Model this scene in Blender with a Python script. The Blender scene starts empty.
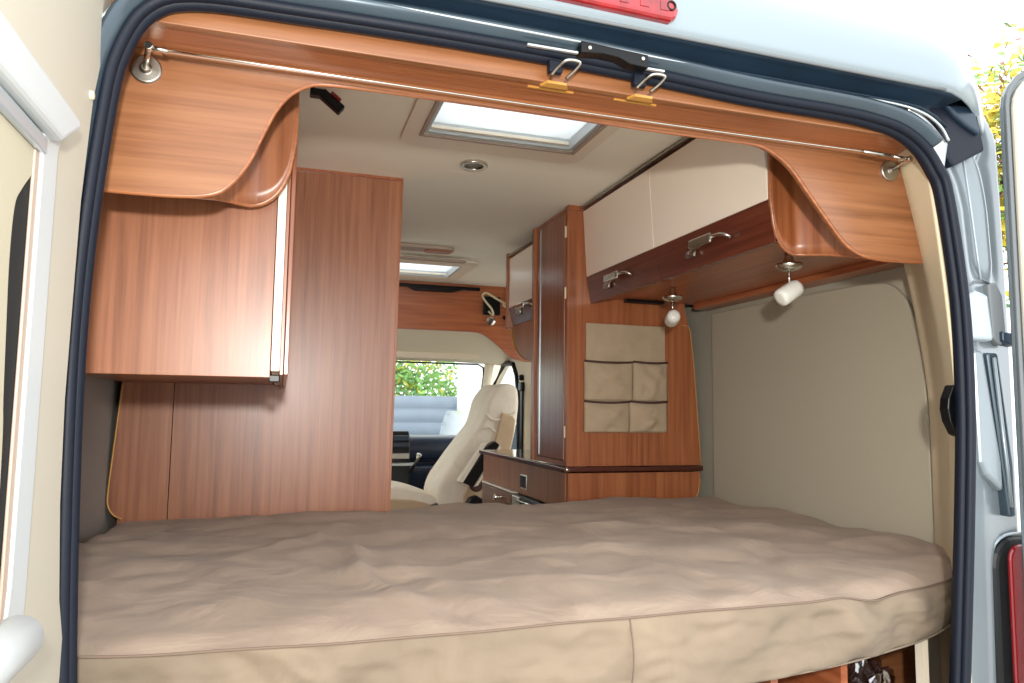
import bpy, bmesh, math, random
from mathutils import Vector, Matrix, noise
random.seed(7)
S = bpy.context.scene
COL = S.collection
PI = math.pi

# ------------------------------------------------------------------ materials
def lin(c):
    return tuple((v/255/12.92 if v/255 <= .04045 else ((v/255+.055)/1.055)**2.4) for v in c)
def new_mat(name):
    m = bpy.data.materials.new(name); m.use_nodes = True
    nt = m.node_tree; b = nt.nodes['Principled BSDF']
    return m, nt, b
def plain(name, rgb, rough=.5, metal=0., bump=0., bscale=60., var=.0, coat=0., spec=.5):
    m, nt, b = new_mat(name)
    c = lin(rgb)
    b.inputs['Base Color'].default_value = (*c, 1)
    b.inputs['Roughness'].default_value = rough
    b.inputs['Metallic'].default_value = metal
    b.inputs['Coat Weight'].default_value = coat
    b.inputs['Specular IOR Level'].default_value = spec
    tc = nt.nodes.new('ShaderNodeTexCoord')
    n = nt.nodes.new('ShaderNodeTexNoise'); n.inputs['Scale'].default_value = bscale; n.inputs['Detail'].default_value = 4
    nt.links.new(tc.outputs['Object'], n.inputs['Vector'])
    if var:
        r = nt.nodes.new('ShaderNodeValToRGB')
        r.color_ramp.elements[0].position = .3; r.color_ramp.elements[1].position = .7
        r.color_ramp.elements[0].color = (*[v*(1-var) for v in c], 1)
        r.color_ramp.elements[1].color = (*[min(1, v*(1+var)) for v in c], 1)
        nt.links.new(n.outputs['Fac'], r.inputs['Fac']); nt.links.new(r.outputs['Color'], b.inputs['Base Color'])
    if bump:
        bp = nt.nodes.new('ShaderNodeBump'); bp.inputs['Strength'].default_value = bump; bp.inputs['Distance'].default_value = .002
        nt.links.new(n.outputs['Fac'], bp.inputs['Height']); nt.links.new(bp.outputs['Normal'], b.inputs['Normal'])
    return m
def wood(name, dark, mid, light, axis, rough=.32, scale=1.0, coat=.25):
    """laminate with long thin grain streaks running along `axis`"""
    m, nt, b = new_mat(name)
    tc = nt.nodes.new('ShaderNodeTexCoord')
    mp = nt.nodes.new('ShaderNodeMapping')
    sc = [70*scale]*3; sc['XYZ'.index(axis)] = 2.2*scale
    mp.inputs['Scale'].default_value = sc
    nt.links.new(tc.outputs['Object'], mp.inputs['Vector'])
    n1 = nt.nodes.new('ShaderNodeTexNoise'); n1.inputs['Scale'].default_value = 1.; n1.inputs['Detail'].default_value = 8; n1.inputs['Roughness'].default_value = .62; n1.inputs['Distortion'].default_value = .35
    nt.links.new(mp.outputs['Vector'], n1.inputs['Vector'])
    mp2 = nt.nodes.new('ShaderNodeMapping'); sc2 = [9*scale]*3; sc2['XYZ'.index(axis)] = .5*scale
    mp2.inputs['Scale'].default_value = sc2
    nt.links.new(tc.outputs['Object'], mp2.inputs['Vector'])
    n2 = nt.nodes.new('ShaderNodeTexNoise'); n2.inputs['Scale'].default_value = 1.; n2.inputs['Detail'].default_value = 3
    nt.links.new(mp2.outputs['Vector'], n2.inputs['Vector'])
    mx = nt.nodes.new('ShaderNodeMath'); mx.operation = 'MULTIPLY_ADD'; mx.inputs[1].default_value = .74
    sb = nt.nodes.new('ShaderNodeMath'); sb.operation = 'MULTIPLY'; sb.inputs[1].default_value = .26
    nt.links.new(n2.outputs['Fac'], sb.inputs[0]); nt.links.new(n1.outputs['Fac'], mx.inputs[0]); nt.links.new(sb.outputs[0], mx.inputs[2])
    r = nt.nodes.new('ShaderNodeValToRGB'); e = r.color_ramp.elements
    e[0].position = .34; e[0].color = (*lin(dark), 1); e[1].position = .68; e[1].color = (*lin(light), 1)
    k = e.new(.5); k.color = (*lin(mid), 1)
    nt.links.new(mx.outputs[0], r.inputs['Fac']); nt.links.new(r.outputs['Color'], b.inputs['Base Color'])
    b.inputs['Roughness'].default_value = rough; b.inputs['Coat Weight'].default_value = coat; b.inputs['Coat Roughness'].default_value = .3
    return m
def cloth(name, rgb, var=.1, bump=.5, bs=9., weave=900.):
    m, nt, b = new_mat(name); c = lin(rgb)
    tc = nt.nodes.new('ShaderNodeTexCoord')
    n = nt.nodes.new('ShaderNodeTexNoise'); n.inputs['Scale'].default_value = bs; n.inputs['Detail'].default_value = 5; n.inputs['Distortion'].default_value = .6
    w = nt.nodes.new('ShaderNodeTexNoise'); w.inputs['Scale'].default_value = weave; w.inputs['Detail'].default_value = 1
    for q in (n, w): nt.links.new(tc.outputs['Object'], q.inputs['Vector'])
    r = nt.nodes.new('ShaderNodeValToRGB'); e = r.color_ramp.elements
    e[0].position = .3; e[0].color = (*[v*(1-var) for v in c], 1); e[1].position = .7; e[1].color = (*[min(1, v*(1+var)) for v in c], 1)
    nt.links.new(n.outputs['Fac'], r.inputs['Fac']); nt.links.new(r.outputs['Color'], b.inputs['Base Color'])
    b1 = nt.nodes.new('ShaderNodeBump'); b1.inputs['Strength'].default_value = bump; b1.inputs['Distance'].default_value = .02
    nt.links.new(n.outputs['Fac'], b1.inputs['Height'])
    b2 = nt.nodes.new('ShaderNodeBump'); b2.inputs['Strength'].default_value = .15; b2.inputs['Distance'].default_value = .001
    nt.links.new(w.outputs['Fac'], b2.inputs['Height']); nt.links.new(b1.outputs['Normal'], b2.inputs['Normal'])
    nt.links.new(b2.outputs['Normal'], b.inputs['Normal'])
    b.inputs['Roughness'].default_value = .78; b.inputs['Sheen Weight'].default_value = .06; b.inputs['Specular IOR Level'].default_value = .25
    return m
def glass(name, tint=(255, 255, 255), refl=.08):
    m = bpy.data.materials.new(name); m.use_nodes = True; nt = m.node_tree; nt.nodes.clear()
    o = nt.nodes.new('ShaderNodeOutputMaterial'); mx = nt.nodes.new('ShaderNodeMixShader')
    t = nt.nodes.new('ShaderNodeBsdfTransparent'); t.inputs['Color'].default_value = (*lin(tint), 1)
    g = nt.nodes.new('ShaderNodeBsdfGlossy'); g.inputs['Roughness'].default_value = .03
    mx.inputs['Fac'].default_value = refl
    nt.links.new(t.outputs[0], mx.inputs[1]); nt.links.new(g.outputs[0], mx.inputs[2]); nt.links.new(mx.outputs[0], o.inputs['Surface'])
    return m
def translucent(name, rgb, fac=.5):
    m = bpy.data.materials.new(name); m.use_nodes = True; nt = m.node_tree; nt.nodes.clear()
    o = nt.nodes.new('ShaderNodeOutputMaterial'); mx = nt.nodes.new('ShaderNodeMixShader')
    t = nt.nodes.new('ShaderNodeBsdfTransparent'); t.inputs['Color'].default_value = (*lin(rgb), 1)
    g = nt.nodes.new('ShaderNodeBsdfTranslucent'); g.inputs['Color'].default_value = (*lin(rgb), 1)
    mx.inputs['Fac'].default_value = fac
    nt.links.new(t.outputs[0], mx.inputs[1]); nt.links.new(g.outputs[0], mx.inputs[2]); nt.links.new(mx.outputs[0], o.inputs['Surface'])
    return m

WD, WM, WL = (118, 62, 38), (160, 95, 63), (184, 120, 84)
M = {
 'woodX': wood('cherry_wood_across', (112, 69, 40), (140, 90, 56), (157, 106, 69), 'X'),
 'woodZ': wood('cherry_wood_upright', (120, 71, 46), (148, 92, 61), (166, 109, 76), 'Z', rough=.36),
 'woodZr': wood('cherry_wood_upright_red', (120, 64, 34), (150, 86, 50), (170, 106, 66), 'Z', rough=.34),
 'woodDY': wood('dark_walnut_lengthwise', (62, 26, 16), (88, 40, 26), (108, 54, 36), 'Y', rough=.26),
 'woodY': wood('cherry_wood_lengthwise', (128, 66, 38), (156, 88, 54), (176, 108, 70), 'Y', rough=.3),
 'woodDX': wood('dark_walnut_across', (52, 20, 13), (72, 30, 20), (90, 42, 30), 'X', rough=.3),
 'woodDZ': wood('dark_walnut_upright', (112, 62, 42), (140, 82, 56), (158, 98, 70), 'Z', rough=.24),
 'woodC': wood('reddish_cherry_across', (140, 74, 40), (172, 96, 56), (190, 116, 72), 'X', rough=.36),
 'rim': wood('cherry_edge_band', (130, 76, 44), (154, 92, 56), (174, 112, 70), 'X', rough=.3, scale=2),
 'yellow': plain('amber_edge_trim', (190, 138, 66), .4),
 'ceil': plain('cream_ceiling_lining', (246, 240, 222), .7, bump=.1, bscale=500),
 'wallR': plain('greige_wall_carpet', (178, 170, 150), .9, bump=.5, bscale=700, var=.06),
 'wallL': plain('grey_wall_carpet', (158, 152, 144), .9, bump=.5, bscale=700, var=.06),
 'pillar': plain('cream_trim_plastic', (216, 203, 172), .55),
 'cream': plain('cream_gloss_door', (244, 228, 210), .3, coat=.2),
 'doorcream': plain('cream_door_lining', (186, 180, 165), .5),
 'white': plain('white_gloss_plastic', (188, 193, 194), .4),
 'frame': plain('warm_white_plastic', (236, 224, 204), .4),
 'frameD': plain('taupe_plastic', (172, 152, 136), .5),
 'rubber': plain('navy_black_rubber', (10, 18, 32), .55, bump=.2, bscale=200, spec=.3),
 'black': plain('black_plastic', (8, 9, 11), .35, spec=.3),
 'slate': plain('slate_painted_channel', (52, 66, 76), .28, metal=.3, var=.15, bscale=8, coat=.5),
 'slateD': plain('dark_gutter_rubber', (34, 50, 66), .35, var=.2, bscale=10),
 'lip': plain('bare_metal_lip', (190, 195, 196), .3, metal=.7),
 'silver': plain('silver_car_paint', (128, 137, 142), .3, metal=.35, coat=.5, var=.05, bscale=5),
 'silverW': plain('pale_silver_car_paint', (158, 169, 176), .3, metal=.15, coat=.8),
 'roofpaint': plain('silver_roof_paint', (132, 144, 151), .3, metal=.15, coat=.5),
 'greyseam': plain('grey_seam_sealer', (108, 112, 114), .6),
 'chrome': plain('brushed_chrome', (205, 200, 190), .22, metal=1.),
 'steel': plain('satin_steel', (170, 165, 155), .35, metal=1.),
 'redlens': plain('red_light_lens', (136, 3, 14), .12, coat=1., var=.35, bscale=30),
 'tailred': plain('dark_red_tail_lens', (120, 4, 14), .1, coat=1.),
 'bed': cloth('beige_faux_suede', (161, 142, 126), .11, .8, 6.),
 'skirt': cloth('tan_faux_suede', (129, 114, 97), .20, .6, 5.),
 'piping': plain('taupe_piping', (118, 100, 86), .85),
 'pocket': cloth('khaki_canvas', (168, 148, 122), .07, .3, 14.),
 'piebrown': plain('dark_brown_binding', (70, 40, 32), .7),
 'seat': cloth('cream_seat_cover', (222, 210, 190), .06, .4, 10.),
 'seattan': cloth('tan_seat_side', (186, 160, 128), .06, .3, 10.),
 'dash': plain('dark_blue_dashboard', (30, 42, 62), .38, bump=.2, bscale=300),
 'worktop': plain('dark_speckled_worktop', (120, 100, 90), .12, var=.25, bscale=150, coat=.6),
 'headliner': plain('pale_headliner', (240, 228, 204), .8),
 'lampglass': plain('frosted_lamp_glass', (226, 224, 214), .35),
 'fence': plain('blue_grey_fence_panel', (146, 158, 174), .8, var=.08, bscale=3),
 'fencepost': plain('grey_concrete_post', (128, 142, 160), .8, var=.06, bscale=10),
 'render': plain('white_rendered_wall', (240, 240, 236), .8),
 'carpaint': plain('white_car_paint', (232, 236, 236), .25, coat=1.),
 'carglass': plain('dark_car_glass', (40, 50, 58), .1),
 'bounce_ground': plain('pale_bounce_ground', (196, 192, 184), .9, var=.15, bscale=30),  # unseen ground, made pale so daylight bounces up to the ceiling
 'floor': plain('grey_vinyl_floor', (120, 110, 98), .6, var=.1, bscale=20),
 'leafG': plain('green_leaf', (150, 196, 112), .6, var=.3, bscale=4),
 'leafY': plain('yellow_leaf', (232, 214, 84), .6, var=.2, bscale=4),
 'leafP': plain('purple_brown_leaf', (160, 116, 108), .6, var=.2, bscale=4),
 'leafD': plain('dark_green_leaf', (116, 156, 104), .6, var=.3, bscale=4),
 'bark': plain('brown_bark', (92, 74, 60), .9, bump=.6, bscale=30),
 'hose': plain('cream_hose', (214, 206, 170), .4),
 'winglass': plain('dark_tinted_glass', (34, 37, 38), .6, spec=.15),
 'blind': plain('cream_window_blind', (176, 168, 146), .7),
 'pane': translucent('milky_acrylic', (250, 250, 250), .45),
 'glass': glass('clear_glass', (251, 252, 250), .05),
 'plastic': glass('crumpled_plastic_film', (220, 215, 220), .35),
}
def zmat(name): return M[name]

# ------------------------------------------------------------------ helpers
def thing(name, label, cat, loc=(0, 0, 0), group=None):
    o = bpy.data.objects.new(name, None); COL.objects.link(o); o.location = loc
    o.empty_display_size = .05
    o['label'] = label; o['category'] = cat
    if group: o['group'] = group
    return o
def org(o):
    v = Vector((0, 0, 0))
    while o: v += o.location; o = o.parent
    return v
def obj(name, bm, mat, parent=None, smooth=False, label=None, cat=None, group=None, kind=None, bevel=0, sub=0, solid=0):
    """bm is in world coordinates; the object's origin follows its parent, or sits at its base"""
    bmesh.ops.recalc_face_normals(bm, faces=bm.faces)
    if parent: base = org(parent); loc = Vector((0, 0, 0))
    else:
        xs = [v.co for v in bm.verts]
        base = Vector((sum(v.x for v in xs)/len(xs), sum(v.y for v in xs)/len(xs), min(v.z for v in xs))); loc = base
    bmesh.ops.translate(bm, verts=bm.verts, vec=-base)
    me = bpy.data.meshes.new(name); bm.to_mesh(me); bm.free()
    for m in (mat if isinstance(mat, (list, tuple)) else [mat]): me.materials.append(M[m])
    if smooth:
        for p in me.polygons: p.use_smooth = True
    o = bpy.data.objects.new(name, me); COL.objects.link(o); o.location = loc
    if parent: o.parent = parent
    if solid:
        q = o.modifiers.new('s', 'SOLIDIFY'); q.thickness = solid; q.offset = 0
    if bevel:
        q = o.modifiers.new('b', 'BEVEL'); q.width = bevel; q.segments = 3; q.limit_method = 'ANGLE'; q.angle_limit = math.radians(40)
    if sub:
        q = o.modifiers.new('u', 'SUBSURF'); q.levels = sub; q.render_levels = sub
    if label: o['label'] = label
    if cat: o['category'] = cat
    if group: o['group'] = group
    if kind: o['kind'] = kind
    return o
def B(): return bmesh.new()
def box(bm, x0, x1, y0, y1, z0, z1, m=0):
    r = bmesh.ops.create_cube(bm, size=1)
    for v in r['verts']:
        v.co = Vector(((x0+x1)/2 + v.co.x*(x1-x0), (y0+y1)/2 + v.co.y*(y1-y0), (z0+z1)/2 + v.co.z*(z1-z0)))
    for f in {f for v in r['verts'] for f in v.link_faces}: f.material_index = m
    return bm
def BX(*a): return box(B(), *a)
def prism(bm, pts, axis, a, b, m=0):
    """pts: outline in the two other axes (order x,y,z), extruded from a to b along axis"""
    def P(p, t):
        return {'X': (t, p[0], p[1]), 'Y': (p[0], t, p[1]), 'Z': (p[0], p[1], t)}[axis]
    n = len(pts)
    A = [bm.verts.new(P(p, a)) for p in pts]; C = [bm.verts.new(P(p, b)) for p in pts]
    fs = [bm.faces.new(A), bm.faces.new(C[::-1])]
    for i in range(n): fs.append(bm.faces.new((A[i], C[i], C[(i+1) % n], A[(i+1) % n])))
    for f in fs: f.material_index = m
    return bm
def PR(*a): return prism(B(), *a)
def tube(bm, pts, r, seg=10, closed=False, sy=1., caps=True):
    pts = [Vector(p) for p in pts]; n = len(pts); rings = []
    up = None
    for i, p in enumerate(pts):
        a = pts[(i-1) % n] if (closed or i > 0) else p
        b = pts[(i+1) % n] if (closed or i < n-1) else p
        t = (b-a).normalized()
        if up is None:
            up = Vector((0, 0, 1)) if abs(t.z) < .9 else Vector((0, 1, 0))
        s = t.cross(up).normalized(); up = s.cross(t).normalized()
        rr = r[i] if isinstance(r, (list, tuple)) else r
        rings.append([bm.verts.new(p + s*math.cos(2*PI*k/seg)*rr + up*math.sin(2*PI*k/seg)*rr*sy) for k in range(seg)])
    for i in range(n if closed else n-1):
        A, C = rings[i], rings[(i+1) % n]
        for k in range(seg): bm.faces.new((A[k], A[(k+1) % seg], C[(k+1) % seg], C[k]))
    if caps and not closed:
        bm.faces.new(rings[0]); bm.faces.new(rings[-1][::-1])
    return bm
def TU(*a, **k): return tube(B(), *a, **k)
def spl(pts, k=6, closed=False):
    """Catmull-Rom through the points"""
    pts = [Vector(p) for p in pts]; n = len(pts); out = []
    for i in range(n if closed else n-1):
        p1, p2 = pts[i], pts[(i+1) % n]
        p0 = pts[(i-1) % n] if (closed or i > 0) else p1*2-p2
        p3 = pts[(i+2) % n] if (closed or i < n-2) else p2*2-p1
        for j in range(k):
            t = j/k
            out.append(.5*((2*p1)+(p2-p0)*t+(2*p0-5*p1+4*p2-p3)*t*t+(3*p1-p0-3*p2+p3)*t**3))
    if not closed: out.append(pts[-1])
    return out
def rrect(x0, x1, z0, z1, r, k=6, rs=None):
    rs = rs or (r, r, r, r)
    out = []
    for (cx, cz, a0, rr) in ((x1-rs[0], z1-rs[0], 0, rs[0]), (x0+rs[1], z1-rs[1], 90, rs[1]), (x0+rs[2], z0+rs[2], 180, rs[2]), (x1-rs[3], z0+rs[3], 270, rs[3])):
        for j in range(k+1):
            a = math.radians(a0+90*j/k); out.append((cx+rr*math.cos(a), cz+rr*math.sin(a)))
    return out
def ring(bm, outer, inner, axis, a, b, m=0):
    def P(p, t): return {'X': (t, p[0], p[1]), 'Y': (p[0], t, p[1]), 'Z': (p[0], p[1], t)}[axis]
    n = len(outer)
    L = [[bm.verts.new(P(p, t)) for p in q] for q in (outer, inner) for t in (a, b)]
    oa, ob, ia, ib = L
    for i in range(n):
        j = (i+1) % n
        for q in ((oa[i], oa[j], ob[j], ob[i]), (ia[i], ib[i], ib[j], ia[j]), (oa[i], ia[i], ia[j], oa[j]), (ob[i], ob[j], ib[j], ib[i])):
            bm.faces.new(q).material_index = m
    return bm
def RG(*a): return ring(B(), *a)
def lathe(bm, prof, c, axis='Z', seg=24):
    c = Vector(c); rings = []
    for r, h in prof:
        R = []
        for k in range(seg):
            a = 2*PI*k/seg; p = (r*math.cos(a), r*math.sin(a), h)
            if axis == 'Y': p = (p[0], p[2], p[1])
            if axis == 'X': p = (p[2], p[0], p[1])
            R.append(bm.verts.new(c+Vector(p)))
        rings.append(R)
    for A, C in zip(rings, rings[1:]):
        for k in range(seg): bm.faces.new((A[k], A[(k+1) % seg], C[(k+1) % seg], C[k]))
    bm.faces.new(rings[0]); bm.faces.new(rings[-1][::-1])
    return bm
def LA(*a, **k): return lathe(B(), *a, **k)
def grid(bm, nu, nv, fn, m=0):
    V = [[bm.verts.new(fn(i/nu, j/nv)) for j in range(nv+1)] for i in range(nu+1)]
    for i in range(nu):
        for j in range(nv):
            bm.faces.new((V[i][j], V[i+1][j], V[i+1][j+1], V[i][j+1])).material_index = m
    return bm
def cells(bm, xs, ys, z0, z1, holes):
    """slab in XY with rectangular holes"""
    for i in range(len(xs)-1):
        for j in range(len(ys)-1):
            cx, cy = (xs[i]+xs[i+1])/2, (ys[j]+ys[j+1])/2
            if any(h[0] < cx < h[1] and h[2] < cy < h[3] for h in holes): continue
            box(bm, xs[i], xs[i+1], ys[j], ys[j+1], z0, z1)
    bmesh.ops.remove_doubles(bm, verts=bm.verts, dist=1e-5)
    # drop the doubled faces between neighbouring cells
    seen = {}
    for f in bm.faces: seen.setdefault(tuple(sorted(v.index for v in f.verts)), []).append(f)
    return bm
def noise2(x, y, s, seed=0.): return noise.noise(Vector((x*s, y*s, seed)))

# ------------------------------------------------------------------ setting: inner shell
obj('floor', BX(-1.03, 1.1, .02, 4.9, -.03, 0), 'floor', kind='structure')
HOLES = [(-.200, .262, .40, .848), (-.27, .37, 2.63, 3.0)]
cb = B(); cells(cb, [-1.03, -.85, -.27, -.200, .262, .37, .84, 1.1], [.045, .40, .848, 2.63, 3.0, 3.25], 1.963, 1.975, HOLES+[(.84, 1.1, .0, .40), (-1.03, -.85, .0, .40)])
obj('ceiling', cb, 'ceil', kind='structure')
wl = obj('wall_left', RG([(0, 0), (3.22, 0), (3.22, 1.97), (0, 1.97)], [(2.3, .75), (3.15, .75), (3.15, 1.75), (2.3, 1.75)], 'X', -1.03, -1.0), 'wallL', kind='structure')  # unseen opening, added to let more daylight into the interior
wr = obj('wall_right', PR([(.345, 0), (.345, 1.97), (3.22, 1.97), (3.22, 1.80), (2.64, 1.80), (2.64, 0)], 'X', 1.06, 1.10), 'wallR', kind='structure')
# inset carpeted panel with a rounded rear top corner
pp = [(1.36, .80), (1.36, 1.585), (.60, 1.575)] + [(p.x, p.y) for p in spl([(.56, 1.572, 0), (.49, 1.56, 0), (.435, 1.51, 0), (.40, 1.43, 0), (.385, 1.33, 0), (.378, 1.2, 0), (.372, .80, 0)], 4)]
obj('wall_panel', PR(pp, 'X', 1.046, 1.062), 'wallR', wr, bevel=.004)
# cream plastic rear pillar trim, leaning in towards the roof
def lean(z): return -.0 if z < 1.2 else -.27*(z-1.2)**1.5
def pt(u, v):
    z = .45+v*1.36
    prof = spl([(1.062, .355, 0), (1.03, .352, 0), (1.0, .30, 0), (.90, .19, 0), (.82, .11, 0), (.772, .055, 0), (.742, .02, 0)], 4)
    k = u*(len(prof)-1); i = min(int(k), len(prof)-2); p = prof[i].lerp(prof[i+1], k-i)
    return Vector((p.x+lean(z)*min(1, .4+p.y*5), p.y, z))
tr = obj('trim_1', grid(B(), 24, 30, pt), 'pillar', kind='structure', smooth=True, solid=.006)
for z in (1.21, .93):
    obj('screw_cap', LA([(.0075, 0), (.0065, -.004)], (.862+lean(z), .135, z), 'Y'), 'doorcream', tr)
# left inner rear trim
obj('trim_2', grid(B(), 6, 10, lambda u, v: Vector((-1.0+u*.20, .18-u*.16, .45+v*1.36))), 'wallL', kind='structure', solid=.006)
# black catch on the right pillar trim
obj('latch_catch', PR([(.742, 1.26), (.732, 1.262), (.718, 1.235), (.715, 1.215), (.72, 1.19), (.735, 1.165), (.745, 1.16)], 'Y', .018, .04), 'black', None,
    label='small black plastic catch on the cream right-hand door pillar', cat='catch', bevel=.003)

# ------------------------------------------------------------------ van body shell
body = thing('van_body', 'silver camper van body around the open rear doorway', 'van', (0, 0, 0))
rb = B(); cells(rb, [-.60, -.27, -.200, .262, .37, .67], [.30, .40, .848, 2.63, 3.0, 3.7], 2.10, 2.13, HOLES)
obj('roof_skin', rb, 'roofpaint', body)
def rr(u, v):   # rear roof cornice: gutter edge -> brow -> roof
    x = -.95+u*1.85
    e = max(0, abs(x+.02)-.55)
    drop = .25*e**2
    prof = spl([(-.062, 1.828, 0), (-.072, 1.845, 0), (-.070, 1.90, 0), (-.035, 1.965, 0), (.04, 2.02, 0), (.16, 2.085, 0), (.32, 2.118, 0)], 4)
    k = v*(len(prof)-1); i = min(int(k), len(prof)-2); p = prof[i].lerp(prof[i+1], k-i)
    z = p.y - drop*(.25+1.2*v) - .012*max(0, (x+.2))
    if abs(x+.03) > .80:
        t = (abs(x+.03)-.80)/.13; z -= (.0+.05*v)*t*t
    return Vector((x, p.x + .14*(max(0, abs(x+.03)-.68)/.25)**1.5, z))
obj('roof_cornice', grid(B(), 48, 24, rr), 'roofpaint', body, smooth=True, solid=.004)
# outer skins of the sides
def sideskin(s, cx):
    sec = [(1.075, -.2), (1.085, .4), (1.08, 1.2), (1.06, 1.6), (1.02, 1.85), (.95, 1.98), (.86, 2.06), (.76, 2.095), (.62, 2.11)]
    L = spl([(p[0], 0, p[1]) for p in sec], 4)
    def fn(u, v):
        k = v*(len(L)-1); i = min(int(k), len(L)-2); p = L[i].lerp(L[i+1], k-i)
        y = .24+u*(2.38 if s > 0 else 2.04)
        return Vector((cx+s*p.x, y, p.z))
    def fn2(u, v):
        k = v*(len(L)-1); i = min(int(k), len(L)-2); p = L[i].lerp(L[i+1], k-i)
        return Vector((cx+s*p.x, 2.28+u*1.42 if s < 0 else 2.62+u*1.08, 1.80+(p.z-1.8) if p.z > 1.8 else 1.80))
    obj('side_skin', grid(B(), 6, 32, fn), 'silver', body, smooth=True, solid=.004)
    obj('side_skin', grid(B(), 6, 32, fn2), 'silver', body, smooth=True, solid=.004)
sideskin(-1, .035); sideskin(1, .035)
SEAL = [(-.735, .45), (-.765, .70), (-.781, .899), (-.792, 1.207), (-.790, 1.408), (-.776, 1.606), (-.762, 1.69), (-.730, 1.754), (-.670, 1.781), (-.526, 1.786), (-.296, 1.788), (-.036, 1.784), (.249, 1.770), (.429, 1.768), (.52, 1.764), (.594, 1.752), (.648, 1.724), (.682, 1.684), (.704, 1.632), (.731, 1.428), (.734, 1.232), (.722, 1.041), (.700, .80), (.665, .45)]
sp = spl([(x, 0, z) for x, z in SEAL], 5)
sc_ = Vector((-.03, 0, 1.2))
def off(p, d, y):   # move outwards from the opening
    i = sp.index(p); a = sp[max(0, i-1)]; b = sp[min(len(sp)-1, i+1)]; t = (b-a).normalized()
    n = Vector((-t.z, 0, t.x)); 
    return p + n*d + Vector((0, y, 0))
seal = obj('door_seal', TU([off(p, 0, .002) for p in sp], .0115, 10), 'rubber', body, smooth=True)
obj('seal_lip', TU([off(p, .004, -.011) for p in sp], .0095, 10), 'rubber', seal, smooth=True)
obj('seal_flange', TU([off(p, .005, .013) for p in sp], .0085, 8), 'rubber', seal, smooth=True)
# painted channel above the seal (profile swept along the top), then lip, then dark gutter
def chan(d0y0, d1y1, name, mat, x0=-1.0, x1=2.0, parent=body):
    def fn(u, v):
        k = u*(len(sp)-1); i = min(int(k), len(sp)-2)
        a = off(sp[i], *d0y0); b = off(sp[i+1], *d0y0); p = a.lerp(b, k-i)
        a2 = off(sp[i], *d1y1); b2 = off(sp[i+1], *d1y1); q = a2.lerp(b2, k-i)
        r = p.lerp(q, v); r.y -= .006*math.sin(PI*v)
        return r
    return fn
iA = next(i for i, p in enumerate(sp) if p.z > 1.66 and p.x < 0)/(len(sp)-1)
iB = next(i for i, p in enumerate(sp) if p.z < 1.73 and p.x > .5)/(len(sp)-1)
f0 = chan((.006, -.014), (.028, -.032), '', '')
obj('door_channel', grid(B(), 90, 5, lambda u, v: f0(.02+u*(iB+.01-.02), v)), 'slate', body, smooth=True, solid=.002)
lipz = spl([(-.80, -.03, 1.70), (-.73, -.03, 1.78), (-.60, -.03, 1.806), (-.454, -.03, 1.811), (-.096, -.03, 1.806), (.14, -.03, 1.799), (.404, -.03, 1.793), (.56, -.03, 1.792), (.63, -.03, 1.783), (.672, -.03, 1.762), (.692, -.03, 1.735)], 6)
obj('channel_lip', TU(lipz, .0028, 6), 'lip', body, smooth=True)
def gut(u, v):
    x = -.95+u*1.665
    z0 = 1.809-.010*max(0, x+.3)-.0; z1 = 1.832-.012*max(0, x+.2)
    if x < -.5: z0 -= .3*(x+.5)**2; z1 -= .05*(x+.5)**2
    if x > .62: z0 -= .25*(x-.62)
    prof = [(-.026, z0), (.0, z0+.002), (.006, z0+.012), (.002, z1-.010), (-.03, z1-.001), (-.058, z1-.003), (-.062, z1)]
    k = v*(len(prof)-1); i = min(int(k), len(prof)-2); a, b = prof[i], prof[i+1]; t = k-i
    return Vector((x, a[0]*(1-t)+b[0]*t+.14*(max(0, abs(x+.03)-.68)/.25)**1.5, a[1]*(1-t)+b[1]*t))
obj('gutter', grid(B(), 40, 12, gut), 'slateD', body, smooth=True, solid=.002)
obj('gutter_seam', TU([(x, -.064+.14*(max(0, abs(x+.03)-.68)/.25)**1.5, 1.829-.012*max(0, x+.2)-.0*max(0, x-.66)) for x in [-.90+i*.05 for i in range(32)]], .0035, 6), 'greyseam', body, smooth=True)
# bright painted corner flare at the right end of the channel
obj('channel_flare', grid(B(), 10, 5, lambda u, v: Vector((.600+.092*u+.012*v*math.sin(PI*u), -.026+.012*v, 1.792-.062*u**1.6-.040*v*(.5+.9*u)))), 'lip', body, smooth=True, solid=.002)
# black rubber corner piece
obj('corner_cover', PR([(.665, 1.83), (.720, 1.842), (.800, 1.845), (.812, 1.79), (.822, 1.742), (.735, 1.698), (.722, 1.715), (.715, 1.745), (.70, 1.775), (.68, 1.80)], 'Y', .000, .03), 'rubber', body, bevel=.006)
obj('corner_ridge', PR([(.715, 1.82), (.785, 1.828), (.80, 1.78), (.80, 1.768), (.76, 1.785), (.735, 1.80)], 'Y', -.010, .004), 'slateD', body, bevel=.006)
# striker latch and hooks
lt = obj('latch_box', PR([(-.088, 1.802), (.034, 1.797), (.034, 1.774), (.0, 1.776), (-.02, 1.784), (-.05, 1.786), (-.088, 1.782)], 'Y', -.042, -.02), 'black', body, bevel=.002)
for x, z in ((-.074, 1.790), (.022, 1.787)): obj('latch_screw', LA([(.004, 0), (.003, -.004)], (x, -.042, z), 'Y', 12), 'chrome', lt)
for x0, x1, z in ((-.178, -.09, 1.784), (.030, .068, 1.777)): obj('channel_bracket', BX(x0, x1, -.036, -.03, z-.002, z+.002), 'lip', body, bevel=.001)
for x in (-.114, .040):
    h = obj('hook_plate', BX(x-.018, x+.006, -.013, .0, 1.756, 1.778), 'rubber', body, bevel=.003)
    obj('wire_hook', TU(spl([(x-.016, -.016, 1.748), (x-.010, -.030, 1.756), (x-.003, -.044, 1.761), (x+.006, -.047, 1.763), (x+.020, -.046, 1.763), (x+.023, -.043, 1.760), (x+.018, -.030, 1.753), (x+.010, -.016, 1.746)], 5), .0026, 8), 'chrome', h, smooth=True)
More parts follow.
